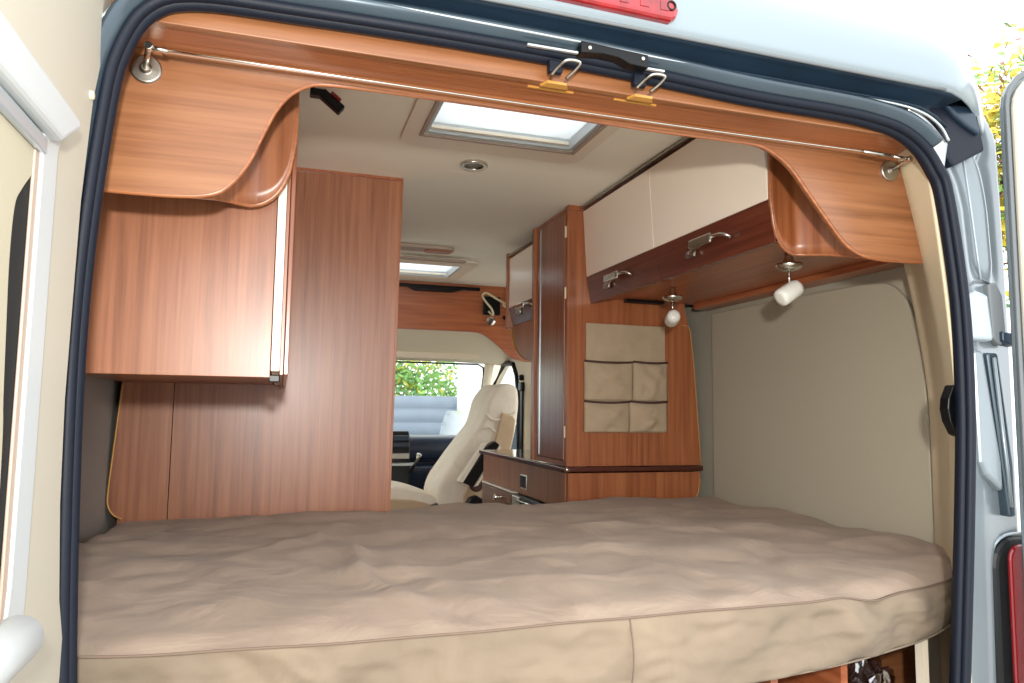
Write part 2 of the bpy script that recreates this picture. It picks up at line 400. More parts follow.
# brake light
bl = obj('brake_light', PR([(-.20, 1.843), (.052, 1.837), (.062, 1.842), (.066, 1.856), (.062, 1.870), (.052, 1.877), (-.20, 1.886)], 'Y', -.090, -.060), 'redlens', body, bevel=.008)
for k in range(6): obj('lens_cell', BX(-.150+k*.036, -.134+k*.036, -.0915, -.089, 1.850, 1.866), 'tailred' if k % 2 else 'redlens', bl, bevel=.001)
obj('lens_screw', LA([(.0085, 0), (.0085, -.003), (.006, -.003), (.0055, 0)], (.050, -.089, 1.860), 'Y', 16), 'black', bl)
# right jamb: surface from the seal to the body corner, with pressed shapes
def xs_(z): # inner edge follows the seal
    for a, b in zip(SEAL[14:], SEAL[15:]):
        if b[1] <= z <= a[1]: return a[0]+(b[0]-a[0])*(a[1]-z)/(a[1]-b[1])
    return .68
def x1_(z): return .928 + (.012*math.sin((z-.5)*2.2)) - (.55*max(0, z-1.80))
def jamb(u, v):
    z = .50+v*1.355; x0 = xs_(z)+.010
    x = x0+(x1_(z)-x0)*u
    w = min(1, max(0, (z-1.47)/.04))
    y = .016+.050*u + w*(.014*math.exp(-((u-.50)/.10)**2) - .010*math.exp(-((u-.68)/.05)**2) + .008*math.exp(-((u-.80)/.05)**2))
    return Vector((x, y, z))
jb = obj('door_jamb', grid(B(), 40, 60, jamb), 'silver', body, smooth=True, solid=.003)
def corner(u, v):   # rounded outer corner turning forward into the van side
    z = .50+v*1.355; a = u*PI/2
    return Vector((x1_(z)+.15*(1-math.cos(a)), .066+.19*math.sin(a), z))
obj('rear_corner', grid(B(), 10, 40, corner), 'silverW', body, smooth=True, solid=.003)
obj('jamb_seam', TU([(.800, .040, 1.78), (.822, .042, 1.66), (.840, .044, 1.53), (.846, .044, 1.478)], .0022, 6), 'silverW', body, smooth=True)
obj('jamb_seam', TU([(.762, .024, 1.462), (.80, .030, 1.468), (.838, .036, 1.482), (.868, .044, 1.478)], .0022, 6), 'greyseam', body, smooth=True)
obj('striker_block', PR([(.771, 1.440), (.80, 1.455), (.832, 1.448), (.842, 1.36), (.84, 1.352), (.776, 1.352)], 'Y', .016, .045), 'silverW', body, bevel=.009)
obj('hinge_recess', PR([(.850, 1.472), (.872, 1.478), (.888, 1.45), (.893, 1.37), (.878, 1.345), (.856, 1.36)], 'Y', .030, .06), 'greyseam', body, bevel=.005)
for k in range(4): obj('hinge_bolt', LA([(.005, 0), (.004, -.006)], (.896+.001*k, .055, 1.446-.026*k), 'Y', 8), 'silver', body)
hg = obj('door_hinge', PR([(.872, 1.375), (.90, 1.372), (.915, 1.36), (.915, 1.345), (.89, 1.348), (.872, 1.355)], 'Y', .022, .05), 'slateD', body, bevel=.003)
obj('pressed_panel', PR([(.790, 1.335), (.818, 1.332), (.852, 1.11), (.854, 1.05), (.806, 1.085), (.794, 1.11)], 'Y', .020, .05), 'silver', body, bevel=.009)
obj('jamb_flange', PR([(.834, 1.33), (.866, 1.33), (.893, 1.10), (.893, 1.0), (.874, 1.0), (.864, 1.08)], 'Y', .028, .06), 'slate', body, bevel=.006)
obj('jamb_rib', TU([(.846, .024, 1.32), (.870, .026, 1.10), (.878, .028, 1.02)], .004, 8), 'silver', body, smooth=True)
# left jamb
obj('door_jamb', grid(B(), 6, 20, lambda u, v: Vector((-.80-.14*u, .016+.05*u, .50+v*1.22))), 'silver', body, smooth=True, solid=.003)
obj('rear_corner', grid(B(), 10, 20, lambda u, v: Vector((-.94-.10*(1-math.cos(u*PI/2)), .066+.19*math.sin(u*PI/2), .50+v*1.30))), 'silverW', body, smooth=True, solid=.003)
# tail light
tl = obj('tail_light', PR(rrect(.835, 1.06, .45, .960, .05, rs=(.05, .06, .02, .02)), 'Y', .036, .08), 'black', body, bevel=.012)
obj('red_lens', PR(rrect(.872, 1.045, .47, .945, .03), 'Y', .030, .042), 'tailred', tl, bevel=.008)
obj('chrome_edge', TU([(p[0], .046, p[1]) for p in rrect(.832, 1.064, .444, .964, .05, rs=(.055, .065, .02, .02))], .003, 8, closed=True), 'silverW', tl, smooth=True)
# nose: bonnet and lower front
obj('front_bulkhead', BX(-1.0, 1.06, 4.86, 4.92, -.1, .98), 'silver', body)

# ------------------------------------------------------------------ rear doors (open)
dl = thing('rear_door', 'open cream-lined rear door with tinted window at the left edge', 'van door', (-.82, 0, .3))
def ldoor():
    bm = B()
    out = [(-.80, .32), (.018, .32), (.016, .84), (-.040, .958), (-.066, 1.08), (-.077, 1.206), (-.072, 1.35), (-.068, 1.459), (-.044, 1.601), (.007, 1.731), (.05, 1.98), (-.80, 1.98)]
    inn = [(-.74, .99), (-.250, .99), (-.250, 1.02), (-.250, 1.06), (-.250, 1.10), (-.250, 1.20), (-.250, 1.30), (-.250, 1.40), (-.250, 1.45), (-.250, 1.47), (-.250, 1.485), (-.74, 1.485)]
    return ring(bm, out, inn, 'X', -.84, -.782)
obj('inner_lining', ldoor(), 'doorcream', dl, bevel=.008)
obj('outer_skin', RG([(-.82, .30), (-.09, .30), (-.09, 2.0), (-.82, 2.0)], [(-.72, 1.0), (-.27, 1.0), (-.27, 1.46), (-.72, 1.46)], 'X', -.87, -.842), 'silverW', dl)
ws = obj('window_surround', RG([(-.80, .955), (-.195, .955), (-.190, 1.0), (-.190, 1.48), (-.18, 1.50), (-.80, 1.50)], [(-.72, .985), (-.245, .985), (-.240, 1.02), (-.240, 1.44), (-.240, 1.484), (-.72, 1.484)], 'X', -.784, -.7785), 'white', dl, bevel=.002)
obj('top_bar', PR([(-.80, 1.474), (-.222, 1.483), (-.160, 1.518), (-.168, 1.530), (-.80, 1.524)], 'X', -.785, -.764), 'white', dl, bevel=.009)
obj('blind_rail', BX(-.7848, -.776, -.72, -.236, 1.462, 1.480), 'silverW', dl, bevel=.003)
obj('blind_guide', BX(-.7848, -.7815, -.254, -.239, .985, 1.462), 'frameD', dl, bevel=.002)
obj('grab_bar', TU([(-.758, -.80, .982), (-.758, -.38, .982), (-.758, -.285, .980), (-.762, -.262, .974)], [.024, .024, .023, .014], 16), 'white', dl, smooth=True)
gl = obj('window_pane', BX(-.800, -.7850, -.74, -.2505, .99, 1.484), 'winglass', dl)
# cream inner lining shape round the tinted glass, with the big rounded cut
bl_ = [(-.240, 1.462), (-.240, 1.452)] + [(p.x, p.y) for p in spl([(-.248, 1.440, 0), (-.280, 1.412, 0), (-.296, 1.39, 0), (-.299, 1.337, 0), (-.293, 1.27, 0), (-.286, 1.204, 0), (-.279, 1.156, 0), (-.270, .985, 0)], 5)] + [(-.72, .985), (-.72, 1.462)]
obj('window_blind', PR(bl_, 'X', -.7849, -.7832), 'blind', dl)
obj('trim_plug', LA([(.006, 0), (.005, .004)], (-.782, -.062, 1.60), 'X', 12), 'pillar', dl)

dr = thing('rear_door', 'folded-back rear door with grey rim at the right edge', 'van door', (.9, .0, .3))
ang = math.radians(-24)
def place_r(bm):
    bmesh.ops.rotate(bm, verts=bm.verts, cent=(.876, 0, 0), matrix=Matrix.Rotation(ang, 3, 'Z')); return bm
obj('door_shell', place_r(PR(rrect(.876, 1.60, .322, 1.933, .09), 'Y', .0, .022)), 'silver', dr, bevel=.012)
obj('rubber_rim', place_r(RG(rrect(.876, 1.598, .325, 1.932, .09), rrect(.884, 1.585, .34, 1.918, .08), 'Y', -.010, .002)), 'greyseam', dr, bevel=.003)
obj('inner_lining', place_r(PR(rrect(.887, 1.58, .345, 1.914, .08), 'Y', -.016, .0)), 'doorcream', dr, bevel=.008)

# ------------------------------------------------------------------ wooden rear valance
val = thing('rear_valance', 'wide cherry-wood valance board with two S-curved wings over the rear opening', 'valance', (0, .12, 1.6))
low = spl([(-.96, 1.53, 0), (-.805, 1.527, 0), (-.70, 1.528, 0), (-.645, 1.537, 0), (-.618, 1.560, 0), (-.595, 1.597, 0), (-.578, 1.640, 0), (-.560, 1.682, 0), (-.540, 1.712, 0), (-.515, 1.731, 0), (-.480, 1.741, 0), (-.357, 1.744, 0), (-.1, 1.744, 0), (.15, 1.742, 0), (.30, 1.743, 0), (.37, 1.741, 0), (.415, 1.724, 0), (.450, 1.698, 0), (.49, 1.652, 0), (.54, 1.594, 0), (.578, 1.555, 0), (.615, 1.536, 0), (.66, 1.529, 0), (.72, 1.529, 0), (.793, 1.532, 0)], 5)
out = [(p.x, p.y) for p in low] + [(.79, 1.56), (.735, 1.70), (.722, 1.775), (-.96, 1.775)]
obj('front_board', PR(out, 'Y', .12, .136), 'woodX', val)
edge = obj('edge_band', TU([(p.x, .1255, p.y) for p in low], .0042, 8), 'rim', val, smooth=True)
obj('header_board', BX(-.90, .70, .018, .032, 1.752, 1.80), 'woodX', val, bevel=.002)
obj('header_soffit', BX(-.90, .72, .03, .125, 1.757, 1.772), 'woodY' if False else 'rim', val)
obj('picture_rail', BX(-.73, .655, .108, .121, 1.746, 1.758), 'woodX', val, bevel=.004)
for x in (-.106, .056):
    obj('amber_slot', BX(x-.042, x+.042, .050, .0545, 1.7545, 1.7575), 'yellow', val)
    obj('amber_clip', PR([(x-.020, .012), (x+.014, .012), (x+.022, .028), (x-.028, .028)], 'Z', 1.748, 1.7525), 'yellow', val)

rod = thing('curtain_wire', 'thin steel curtain wire stretched between two round standoffs below the valance top', 'curtain wire', (0, .08, 1.72))
for sx, x, z, ax, az in ((-1, -.752, 1.722, -.738, 1.728), (1, .693, 1.722, .676, 1.723)):
    d = obj('mount_disc', LA([(.023, 0), (.023, -.003), (.021, -.005), (.009, -.006), (.006, -.012)], (x, .12, z), 'Y', 32), 'steel', rod, smooth=False, bevel=.001)
    obj('standoff_arm', TU([(x, .112, z), ((x+ax)/2, .08, (z+az)/2), (ax, .05, az)], .0042, 12), 'chrome', rod, smooth=True)
    obj('arm_tip', LA([(.0062, -.005), (.0062, .005)], (ax, .05, az), 'Y', 16), 'chrome', rod, bevel=.001)
obj('wire', TU([(-.738+i*(1.421/10), .05, 1.7265-.004*math.sin(PI*i/10)) for i in range(11)], .0014, 6), 'chrome', rod, smooth=True)
obj('tensioner', TU([(.56, .05, 1.7255), (.60, .05, 1.7250), (.602, .05, 1.7250), (.625, .05, 1.7245)], [.0034, .0034, .0042, .0042], 10), 'steel', rod, smooth=True)
obj('wire_end', TU([(-.738, .05, 1.7275), (-.712, .05, 1.7245)], .0036, 10), 'chrome', rod, smooth=True)
obj('wire_end', TU([(.635, .05, 1.7242), (.676, .05, 1.7228)], .0036, 10), 'chrome', rod, smooth=True)

# ------------------------------------------------------------------ overhead cabinets
def curved_end(s, parent, xd, bot):
    """concave end panel sweeping from the door edge to the valance; s=+1 right, -1 left"""
    def fy(t): return .305-.165*max(0, (t-.35)/.65)**1.7 + .012*math.sin(PI*min(1, t/.6))
    def fn(u, v):
        x = xd+s*.19*u
        k = u*(len(bot)-1); i = min(int(k), len(bot)-2); zb = bot[i]*(1-(k-i))+bot[i+1]*(k-i)
        return Vector((x, fy(u), zb+(1.955-zb)*v))
    o = obj('curved_end_panel', grid(B(), 40, 16, fn), 'woodZr' if s > 0 else 'woodZ', parent, smooth=True, solid=.010)
    pts = [Vector((xd, fy(0), 1.95-.03*j)) for j in range(8)] + [fn(i/40, 0) for i in range(0, 41)]
    obj('panel_edge', TU(pts, .0048, 8), 'rim', o, smooth=True)
# heights of the lower edge across the panel: rounded corner at the door side
botR = [1.70, 1.640, 1.615, 1.600, 1.590, 1.583, 1.578, 1.575, 1.573, 1.572, 1.571, 1.570, 1.568, 1.566, 1.563, 1.559, 1.555, 1.550, 1.545, 1.540, 1.536]
def handle(parent, x, y, z, s=-1):
    """flip handle: two feet and a bowed metal lever, along Y on a face at x"""
    h = obj('handle', TU(spl([(x, y, z-.006), (x+s*.012, y-.003, z-.002), (x+s*.024, y+.012, z+.004), (x+s*.026, y+.06, z+.004), (x+s*.022, y+.12, z-.006), (x+s*.020, y+.165, z-.014), (x+s*.012, y+.175, z-.014), (x, y+.175, z-.014)], 5), .0055, 8, sy=.8), 'chrome', parent, smooth=True)
    obj('lever', BX(x+s*.036, x+s*.024, y+.045, y+.150, z-.010, z+.016), 'chrome', h, bevel=.005)
    obj('foot', BX(x+s*.012, x+s*.001, y+.160, y+.205, z-.022, z-.002), 'steel', h, bevel=.004)
    return h
cr = thing('overhead_cabinet', 'long cream-fronted overhead cabinet on the right wall with two chrome handles', 'cabinet', (.8, .8, 1.6))
obj('carcass', BX(.552, 1.04, .345, 1.374, 1.618, 1.955), 'woodY', cr)
def fascia(bm, y0, y1):
    return prism(bm, [(.529, 1.696), (.548, 1.696), (.566, 1.600), (.548, 1.598)], 'Y', y0, y1)
obj('lower_lip', PR([(.550, 1.600), (.550, 1.64), (.566, 1.64), (.566, 1.600)], 'Y', .312, 1.377), 'woodDY', cr)
SEAM = .86
for y0, y1, hy in ((.312, SEAM-.0008, .470), (SEAM+.0008, 1.375, 1.020)):
    d = obj('door', PR([(.514, 1.942), (.534, 1.942), (.549, 1.697), (.529, 1.697)], 'Y', y0, y1), 'cream', cr, bevel=.001)
    fs = obj('door_fascia', fascia(B(), y0, y1), 'woodDY', d, bevel=.001)
    handle(cr, .537, hy, 1.648)
obj('top_rail', BX(.516, .552, .31, 1.378, 1.942, 1.961), 'woodDY', cr)
obj('metal_strip', BX(.503, .517, .31, 1.378, 1.951, 1.958), 'steel', cr)
obj('back_rail', BX(.975, 1.044, .30, 1.374, 1.598, 1.618), 'woodY', cr, bevel=.002)
curved_end(1, cr, .531, botR)
obj('corner_floor', PR([(.56, .345), (.61, .325), (.66, .29), (.70, .22), (.725, .15), (.80, .15), (.99, .345)], 'Z', 1.600, 1.618), 'woodY', cr)

clf = thing('overhead_cabinet', 'large wood-sided overhead cabinet on the left above the bed', 'cabinet', (-.75, .8, 1.26))
obj('side_panel', BX(-.972, -.553, .35, .366, 1.256, 1.945), 'woodZ', clf, bevel=.001)
obj('carcass', BX(-.972, -.556, .368, 1.277, 1.269, 1.955), 'woodZ', clf)
dd = obj('door', BX(-.552, -.536, .346, 1.27, 1.268, 1.93), 'cream', clf, bevel=.002)
obj('door_edge', BX(-.5352, -.530, .352, 1.27, 1.262, 1.945), 'woodZ', clf)
obj('hinge', BX(-.555, -.535, .362, .40, 1.248, 1.262), 'black', clf, bevel=.002)
obj('top_rail', BX(-.529, -.520, .36, 1.276, 1.262, 1.955), 'woodDZ', clf, bevel=.002)
curved_end(-1, clf, -.525, botR)

# ------------------------------------------------------------------ left partition wall
pw = thing('wooden_partition', 'tall cherry-wood partition panel behind the left cabinet at the bed head', 'partition', (-.55, 1.3, .6))
obj('panel', PR([(-.834, .6), (-.834, 1.962), (-.176, 1.962), (-.194, .6)], 'Y', 1.28, 1.30), 'woodZ', pw)
obj('side_strip', PR([(-.955, .60), (-.958, .876), (-.976, .888), (-.990, .91), (-.994, .944), (-.988, 1.05), (-.973, 1.269), (-.965, 1.40), (-.965, 1.962), (-.8365, 1.962), (-.8365, .60)], 'Y', 1.279, 1.299), 'woodZ', pw)
obj('amber_edge', TU(spl([(-.955, 1.277, .876), (-.976, 1.277, .888), (-.990, 1.277, .91), (-.994, 1.277, .944), (-.987, 1.277, 1.06), (-.973, 1.277, 1.268)], 6), .0026, 8), 'yellow', pw, smooth=True)
obj('edge_band', PR([(-.180, 1.962), (-.173, 1.962), (-.190, .60), (-.198, .60)], 'Y', 1.278, 1.302), 'woodZr', pw, bevel=.001)
obj('top_trim', BX(-.53, -.174, 1.272, 1.30, 1.955, 1.963), 'woodY', pw)
obj('cubicle_wall', BX(-.97, -.22, 1.301, 2.2, .0, 1.96), 'woodZ', pw)
for z in (1.62, 1.25): obj('cover_cap', LA([(.006, 0), (.006, -.002)], (-.205, 1.28, z), 'Y', 12), 'rim', pw)
obj('cover_cap', LA([(.006, 0), (.006, -.002)], (-.90, 1.279, 1.175), 'Y', 12), 'rim', pw)

# ------------------------------------------------------------------ tall cupboard and its end panel
tc_ = thing('tall_cupboard', 'tall dark-doored cupboard with a wide wooden end panel standing on the worktop', 'cupboard', (.75, 1.55, 1.0))
ep = [(.462, 1.003), (.462, 1.957), (.94, 1.957), (.94, 1.60), (.957, 1.532), (.966, 1.515), (.977, 1.40), (1.003, 1.003)]
obj('end_panel', PR(ep, 'Y', 1.38, 1.40), 'woodZr', tc_)
obj('amber_edge', TU([(.925, 1.376, 1.536), (.952, 1.376, 1.533), (.962, 1.376, 1.515), (.975, 1.376, 1.40), (.998, 1.376, 1.08), (1.004, 1.376, 1.003)], .0017, 8), 'yellow', tc_, smooth=True)
obj('carcass', PR([(.475, 1.003), (.475, 1.955), (.89, 1.955), (.90, 1.60), (.92, 1.45), (.95, 1.003)], 'Y', 1.402, 1.74), 'woodZ', tc_)
obj('front_frame', RG([(1.381, 1.003), (1.745, 1.003), (1.745, 1.957), (1.381, 1.957)], [(1.405, 1.02), (1.70, 1.02), (1.70, 1.945), (1.405, 1.945)], 'X', .456, .476), 'woodZr', tc_)
dc = obj('door', BX(.452, .474, 1.408, 1.697, 1.022, 1.942), 'woodDZ', tc_, bevel=.004)
obj('door_groove', BX(.449, .453, 1.662, 1.669, 1.03, 1.935), 'lip', dc, bevel=.001)
for z in (1.865, 1.635, 1.125): obj('hinge', BX(.451, .457, 1.394, 1.402, z-.022, z+.022), 'pillar', tc_, bevel=.002)
obj('corner_post', BX(.444, .462, 1.722, 1.752, 1.003, 1.957), 'woodZr', tc_, bevel=.003)
obj('top_cornice', BX(.455, .545, 1.374, 1.41, 1.945, 1.963), 'woodZr', tc_, bevel=.002)

org_ = thing('hanging_organizer', 'khaki fabric organizer with four pockets hung on the wooden end panel', 'organizer', (.69, 1.37, 1.12))
obj('backing', BX(.527, .852, 1.372, 1.3795, 1.125, 1.525), 'pocket', org_, bevel=.002)
def pocket(x0, x1, z0, z1, seed):
    def fn(u, v):
        w = math.sin(PI*u)**.6*(math.sin(PI*min(1, .15+v*.85)))**.5 if 0 < u < 1 else 0
        n = noise2(u*2+seed, v*2, 1.7, seed)
        fold = .006*math.exp(-((u-v*.5-.35)/.12)**2)
        return Vector((x0+(x1-x0)*u, 1.371-w*(.016+.014*n)-fold*w, z0+(z1-z0)*v - .006*math.sin(PI*u)*v*.7))
    return grid(B(), 20, 20, fn)
for i, (x0, x1, z0, z1) in enumerate(((.519, .715, 1.243, 1.385), (.715, .859, 1.243, 1.388), (.519, .70, 1.127, 1.238), (.70, .857, 1.128, 1.240))):
    pk = obj('pocket', pocket(x0, x1, z0, z1, i*3.1), 'pocket', org_, smooth=True, solid=.002)
    obj('binding', TU([(x0+(x1-x0)*t/8, 1.368-(math.sin(PI*t/8)**.6*.010 if 0 < t < 8 else 0), z1-.004*math.sin(PI*t/8)) for t in range(9)], .0042, 6), 'piebrown', pk, smooth=True)

# ------------------------------------------------------------------ kitchen unit and worktop
ku = thing('kitchen_unit', 'low wooden kitchen unit with drawers under the dark worktop', 'kitchen unit', (.75, 2.0, 0))
obj('end_panel', PR([(.462, .3), (.462, .978), (1.003, .978), (1.0, .94), (.992, .90), (.975, .875), (.975, .3)], 'Y', 1.382, 1.40), 'woodZr', ku)
obj('side_panel', BX(.458, .474, 1.401, 2.52, .852, .978), 'woodZ', ku)
obj('carcass', BX(.478, .95, 1.402, 2.515, 0, .976), 'woodZ', ku)
obj('amber_edge', TU([(1.000, 1.378, .95), (.992, 1.378, .90), (.975, 1.378, .878)], .0025, 6), 'yellow', ku, smooth=True)
so = obj('power_socket', BX(.453, .459, 1.825, 1.905, .872, .932), 'chrome', ku, bevel=.002)
obj('socket_face', BX(.449, .454, 1.833, 1.862, .879, .926), 'black', so, bevel=.001)
obj('socket_face', BX(.449, .454, 1.866, 1.897, .879, .926), 'black', so, bevel=.001)
dw = obj('drawer', BX(.452, .474, 1.99, 2.51, .66, .838), 'woodDY', ku, bevel=.002)
obj('drawer_trim', BX(.448, .474, 1.99, 2.51, .841, .848), 'frame', dw, bevel=.001)
obj('knob', LA([(.006, 0), (.006, -.012), (.016, -.016), (.014, -.022)], (.452, 2.22, .800), 'X', 20), 'chrome', dw, bevel=.001)
hb = obj('hob_front', BX(.450, .474, 1.56, 1.97, .66, .842), 'black', ku, bevel=.003)
obj('rail_handle', TU([(.455, 1.60, .826), (.436, 1.60, .826), (.436, 1.90, .822), (.455, 1.90, .822)], .006, 8), 'chrome', hb, smooth=True)
obj('lock_housing', BX(.438, .455, 1.90, 1.975, .790, .838), 'steel', hb, bevel=.005)
wt = thing('worktop', 'dark glossy worktop with brown edge strip on the kitchen unit', 'worktop', (.75, 2.0, .98))
obj('top_slab', PR([(.99, 1.385), (.447, 1.385), (.447, 2.56), (.47, 2.60), (.99, 2.60)], 'Z', .982, .997), 'worktop', wt, bevel=.002)
obj('edge_strip', BX(.446, .462, 1.378, 2.57, .980, .999), 'woodDY', wt, bevel=.003)
obj('end_strip', BX(.456, 1.006, 1.362, 1.380, .984, 1.001), 'woodDX', wt, bevel=.004)
obj('corner_ball', LA([(.006, -.008), (.009, -.003), (.009, .003), (.006, .008)], (.452, 1.368, .992), 'Z', 12), 'chrome', wt, smooth=True)

# ------------------------------------------------------------------ front overhead cabinet
fc = thing('overhead_cabinet', 'small cream-fronted overhead cabinet beyond the tall cupboard', 'cabinet', (.75, 1.95, 1.6))
obj('carcass', BX(.482, 1.055, 1.754, 2.13, 1.60, 1.93), 'woodZr', fc)
fd = obj('door', BX(.462, .480, 1.756, 2.13, 1.676, 1.905), 'cream', fc, bevel=.001)
obj('door_fascia', PR([(.462, 1.674), (.482, 1.674), (.500, 1.592), (.482, 1.592)], 'Y', 1.756, 2.13), 'woodDY', fd)
handle(fc, .470, 1.80, 1.650)
obj('end_post', BX(.452, .49, 2.132, 2.155, 1.58, 1.935), 'woodZr', fc, bevel=.003)
obj('metal_strip', BX(.452, .466, 1.754, 2.13, 1.915, 1.924), 'steel', fc)
shp = [(2.154, 1.59)]+[(p.x, p.y) for p in spl([(2.15, 1.56, 0), (2.11, 1.50, 0), (2.03, 1.45, 0), (1.92, 1.42, 0), (1.754, 1.402, 0)], 5)]+[(1.754, 1.59)]
obj('curved_shelf', PR(shp, 'X', .484, 1.055), 'woodZr', fc)
obj('amber_edge', TU([(.482, y, z) for y, z in shp[:-1]], .004, 6), 'yellow', fc, smooth=True)

# ------------------------------------------------------------------ over-cab panel
oc = thing('overcab_panel', 'wide arched wooden panel under the ceiling above the cab', 'panel', (0, 3.2, 1.7))
ocp = [(-.97, 1.676), (.45, 1.674)] + [(p.x, p.y) for p in spl([(.56, 1.673, 0), (.625, 1.662, 0), (.69, 1.622, 0), (.745, 1.578, 0), (.79, 1.538, 0), (.84, 1.513, 0), (.90, 1.502, 0)], 4)] + [(1.055, 1.50), (1.055, 1.962), (-.97, 1.962)]
obj('panel', PR(ocp, 'Y', 3.2, 3.22), 'woodC', oc, bevel=.001)
obj('shadow_strip', BX(-.9, .60, 3.185, 3.2, 1.925, 1.945), 'black', oc)
obj('black_clip', PR([(.14, 1.93), (.20, 1.905), (.42, 1.905), (.52, 1.93)], 'Y', 3.17, 3.2), 'black', oc, bevel=.004)
rl = thing('gooseneck_lamp', 'pale gooseneck reading lamp on a black plate on the over-cab panel', 'lamp', (.70, 3.18, 1.78))
obj('back_plate', BX(.62, .73, 3.18, 3.198, 1.78, 1.895), 'black', rl, bevel=.006)
obj('gooseneck', TU(spl([(.655, 3.18, 1.80), (.66, 3.10, 1.77), (.64, 3.06, 1.80), (.60, 3.07, 1.85), (.59, 3.09, 1.885), (.62, 3.10, 1.90), (.68, 3.10, 1.87), (.74, 3.10, 1.84)], 6), .0065, 10), 'hose', rl, smooth=True)
obj('lamp_head', LA([(.009, -.025), (.018, -.01), (.022, .012), (.014, .02)], (.745, 3.10, 1.835), 'X', 16), 'hose', rl, smooth=True)
obj('mount_ring', LA([(.028, 0), (.028, -.012), (.014, -.02)], (.672, 3.197, 1.745), 'Y', 20), 'chrome', rl)
obj('switch', LA([(.014, 0), (.012, -.01)], (.765, 3.199, 1.77), 'Y', 12), 'black', rl)

# ------------------------------------------------------------------ skylights
def skylight(label, h, pad, extra):
    x0, x1, y0, y1 = h
    t = thing('skylight', label, 'skylight', ((x0+x1)/2, (y0+y1)/2, 1.95))
    obj('flange', RG(rrect(x0-pad*.45, x1+pad*.45, y0-pad, y1+pad, .05), rrect(x0+.012, x1-.012, y0+.012, y1-.012, .012), 'Z', 1.955, 1.9625), 'frame', t, bevel=.003)
    obj('inner_frame', RG(rrect(x0+.002, x1-.002, y0+.002, y1-.002, .01), rrect(x0+.024, x1-.024, y0+.024, y1-.024, .01), 'Z', 1.957, 2.125), 'white', t, bevel=.002)
    obj('blind_rail', BX(x0+.03, x1-.03, y1-.034, y1-.024, 1.966, 1.976), 'frame', t, bevel=.002)
    obj('acrylic_pane', BX(x0+.026, x1-.026, y0+.026, y1-.026, 1.986, 1.989), 'pane', t)
    dome = grid(B(), 10, 10, lambda u, v: Vector((x0-.02+(x1-x0+.04)*u, y0-.02+(y1-y0+.04)*v, 2.14+.045*(math.sin(PI*u)*math.sin(PI*v))**.5 if 0 < u < 1 and 0 < v < 1 else 2.14)))
    obj('dome', dome, 'glass', t, smooth=True)
    return t
s1 = skylight('square roof skylight with taupe surround just inside the rear opening', HOLES[0], .095, 0)
obj('gasket', RG([(-.198, .405), (.260, .405), (.260, .846), (-.198, .846)], [(-.188, .42), (.250, .42), (.250, .836), (-.188, .836)], 'Z', 1.950, 1.956), 'frameD', s1)
s2 = skylight('smaller roof skylight far forward near the over-cab panel', HOLES[1], .12, 0)
obj('vent_grille', PR(rrect(-.30, .22, 2.21, 2.30, .035), 'Z', 1.945, 1.962), 'frameD', s2, bevel=.003)
obj('vent_slider', PR(rrect(.08, .21, 2.225, 2.285, .025), 'Z', 1.938, 1.946), 'rim', s2, bevel=.003)
obj('blind_box', BX(-.30, .33, 2.44, 2.48, 1.940, 1.952), 'frameD', s2, bevel=.003)

dlamp = thing('ceiling_downlight', 'small round chrome downlight in the cream ceiling behind the skylight', 'downlight', (.011, 1.052, 1.955))
obj('chrome_ring', RG(rrect(-.032, .054, 1.009, 1.095, .043, 8), rrect(-.018, .040, 1.023, 1.081, .029, 8), 'Z', 1.953, 1.9625), 'chrome', dlamp, bevel=.002)
obj('reflector', LA([(.028, 0), (.020, -.006), (.008, -.003)], (.011, 1.052, 1.962), 'Z', 20), 'steel', dlamp, smooth=True)

bc = thing('seat_belt_catch', 'black and red catch hanging from the ceiling near the left valance curve', 'catch', (-.46, .63, 1.93))
obj('bracket', BX(-.496, -.462, .60, .625, 1.923, 1.940), 'black', bc, bevel=.003)
obj('stem', BX(-.495, -.485, .61, .625, 1.935, 1.963), 'black', bc)
ck = BX(-.030, .030, -.012, .012, -.011, .011)
bmesh.ops.rotate(ck, verts=ck.verts, cent=(0, 0, 0), matrix=Matrix.Rotation(math.radians(38), 3, 'Y')); bmesh.ops.translate(ck, verts=ck.verts, vec=(-.446, .612, 1.915))
cb_ = obj('body', ck, 'black', bc, bevel=.003)
ck = BX(-.015, .013, -.013, .013, .004, .0125)
bmesh.ops.rotate(ck, verts=ck.verts, cent=(0, 0, 0), matrix=Matrix.Rotation(math.radians(38), 3, 'Y')); bmesh.ops.translate(ck, verts=ck.verts, vec=(-.442, .608, 1.917))
obj('red_button', ck, 'tailred', bc, bevel=.002, label='dark red release button')

# ------------------------------------------------------------------ spotlights under the right cabinet
def spot(label, x, y, tilt, yaw):
    t = thing('spotlight', label, 'spotlight', (x, y, 1.60), 'spotlights under the right cabinet')
    obj('stem', LA([(.009, 0), (.011, -.012), (.016, -.028), (.018, -.030)], (x, y, 1.618), 'Z', 20), 'chrome', t, smooth=True)
    obj('base_disc', LA([(.018, 0), (.034, -.003), (.035, -.007), (.030, -.015), (.014, -.022)], (x, y, 1.590), 'Z', 32), 'chrome', t, smooth=True)
    obj('drop_rod', TU([(x, y, 1.572), (x, y, 1.532)], .0035, 10), 'chrome', t, smooth=True)
    bm = lathe(B(), [(.012, -.036), (.021, -.034), (.0235, -.026), (.0225, .02), (.020, .030), (.012, .036)], (0, 0, 0), 'Z', 24)
    bmesh.ops.rotate(bm, verts=bm.verts, cent=(0, 0, 0), matrix=Matrix.Rotation(yaw, 3, 'Z') @ Matrix.Rotation(tilt, 3, 'Y'))
    bmesh.ops.translate(bm, verts=bm.verts, vec=(x, y, 1.513))
    hd = obj('lamp_head', bm, 'lampglass', t, smooth=True)
    return t
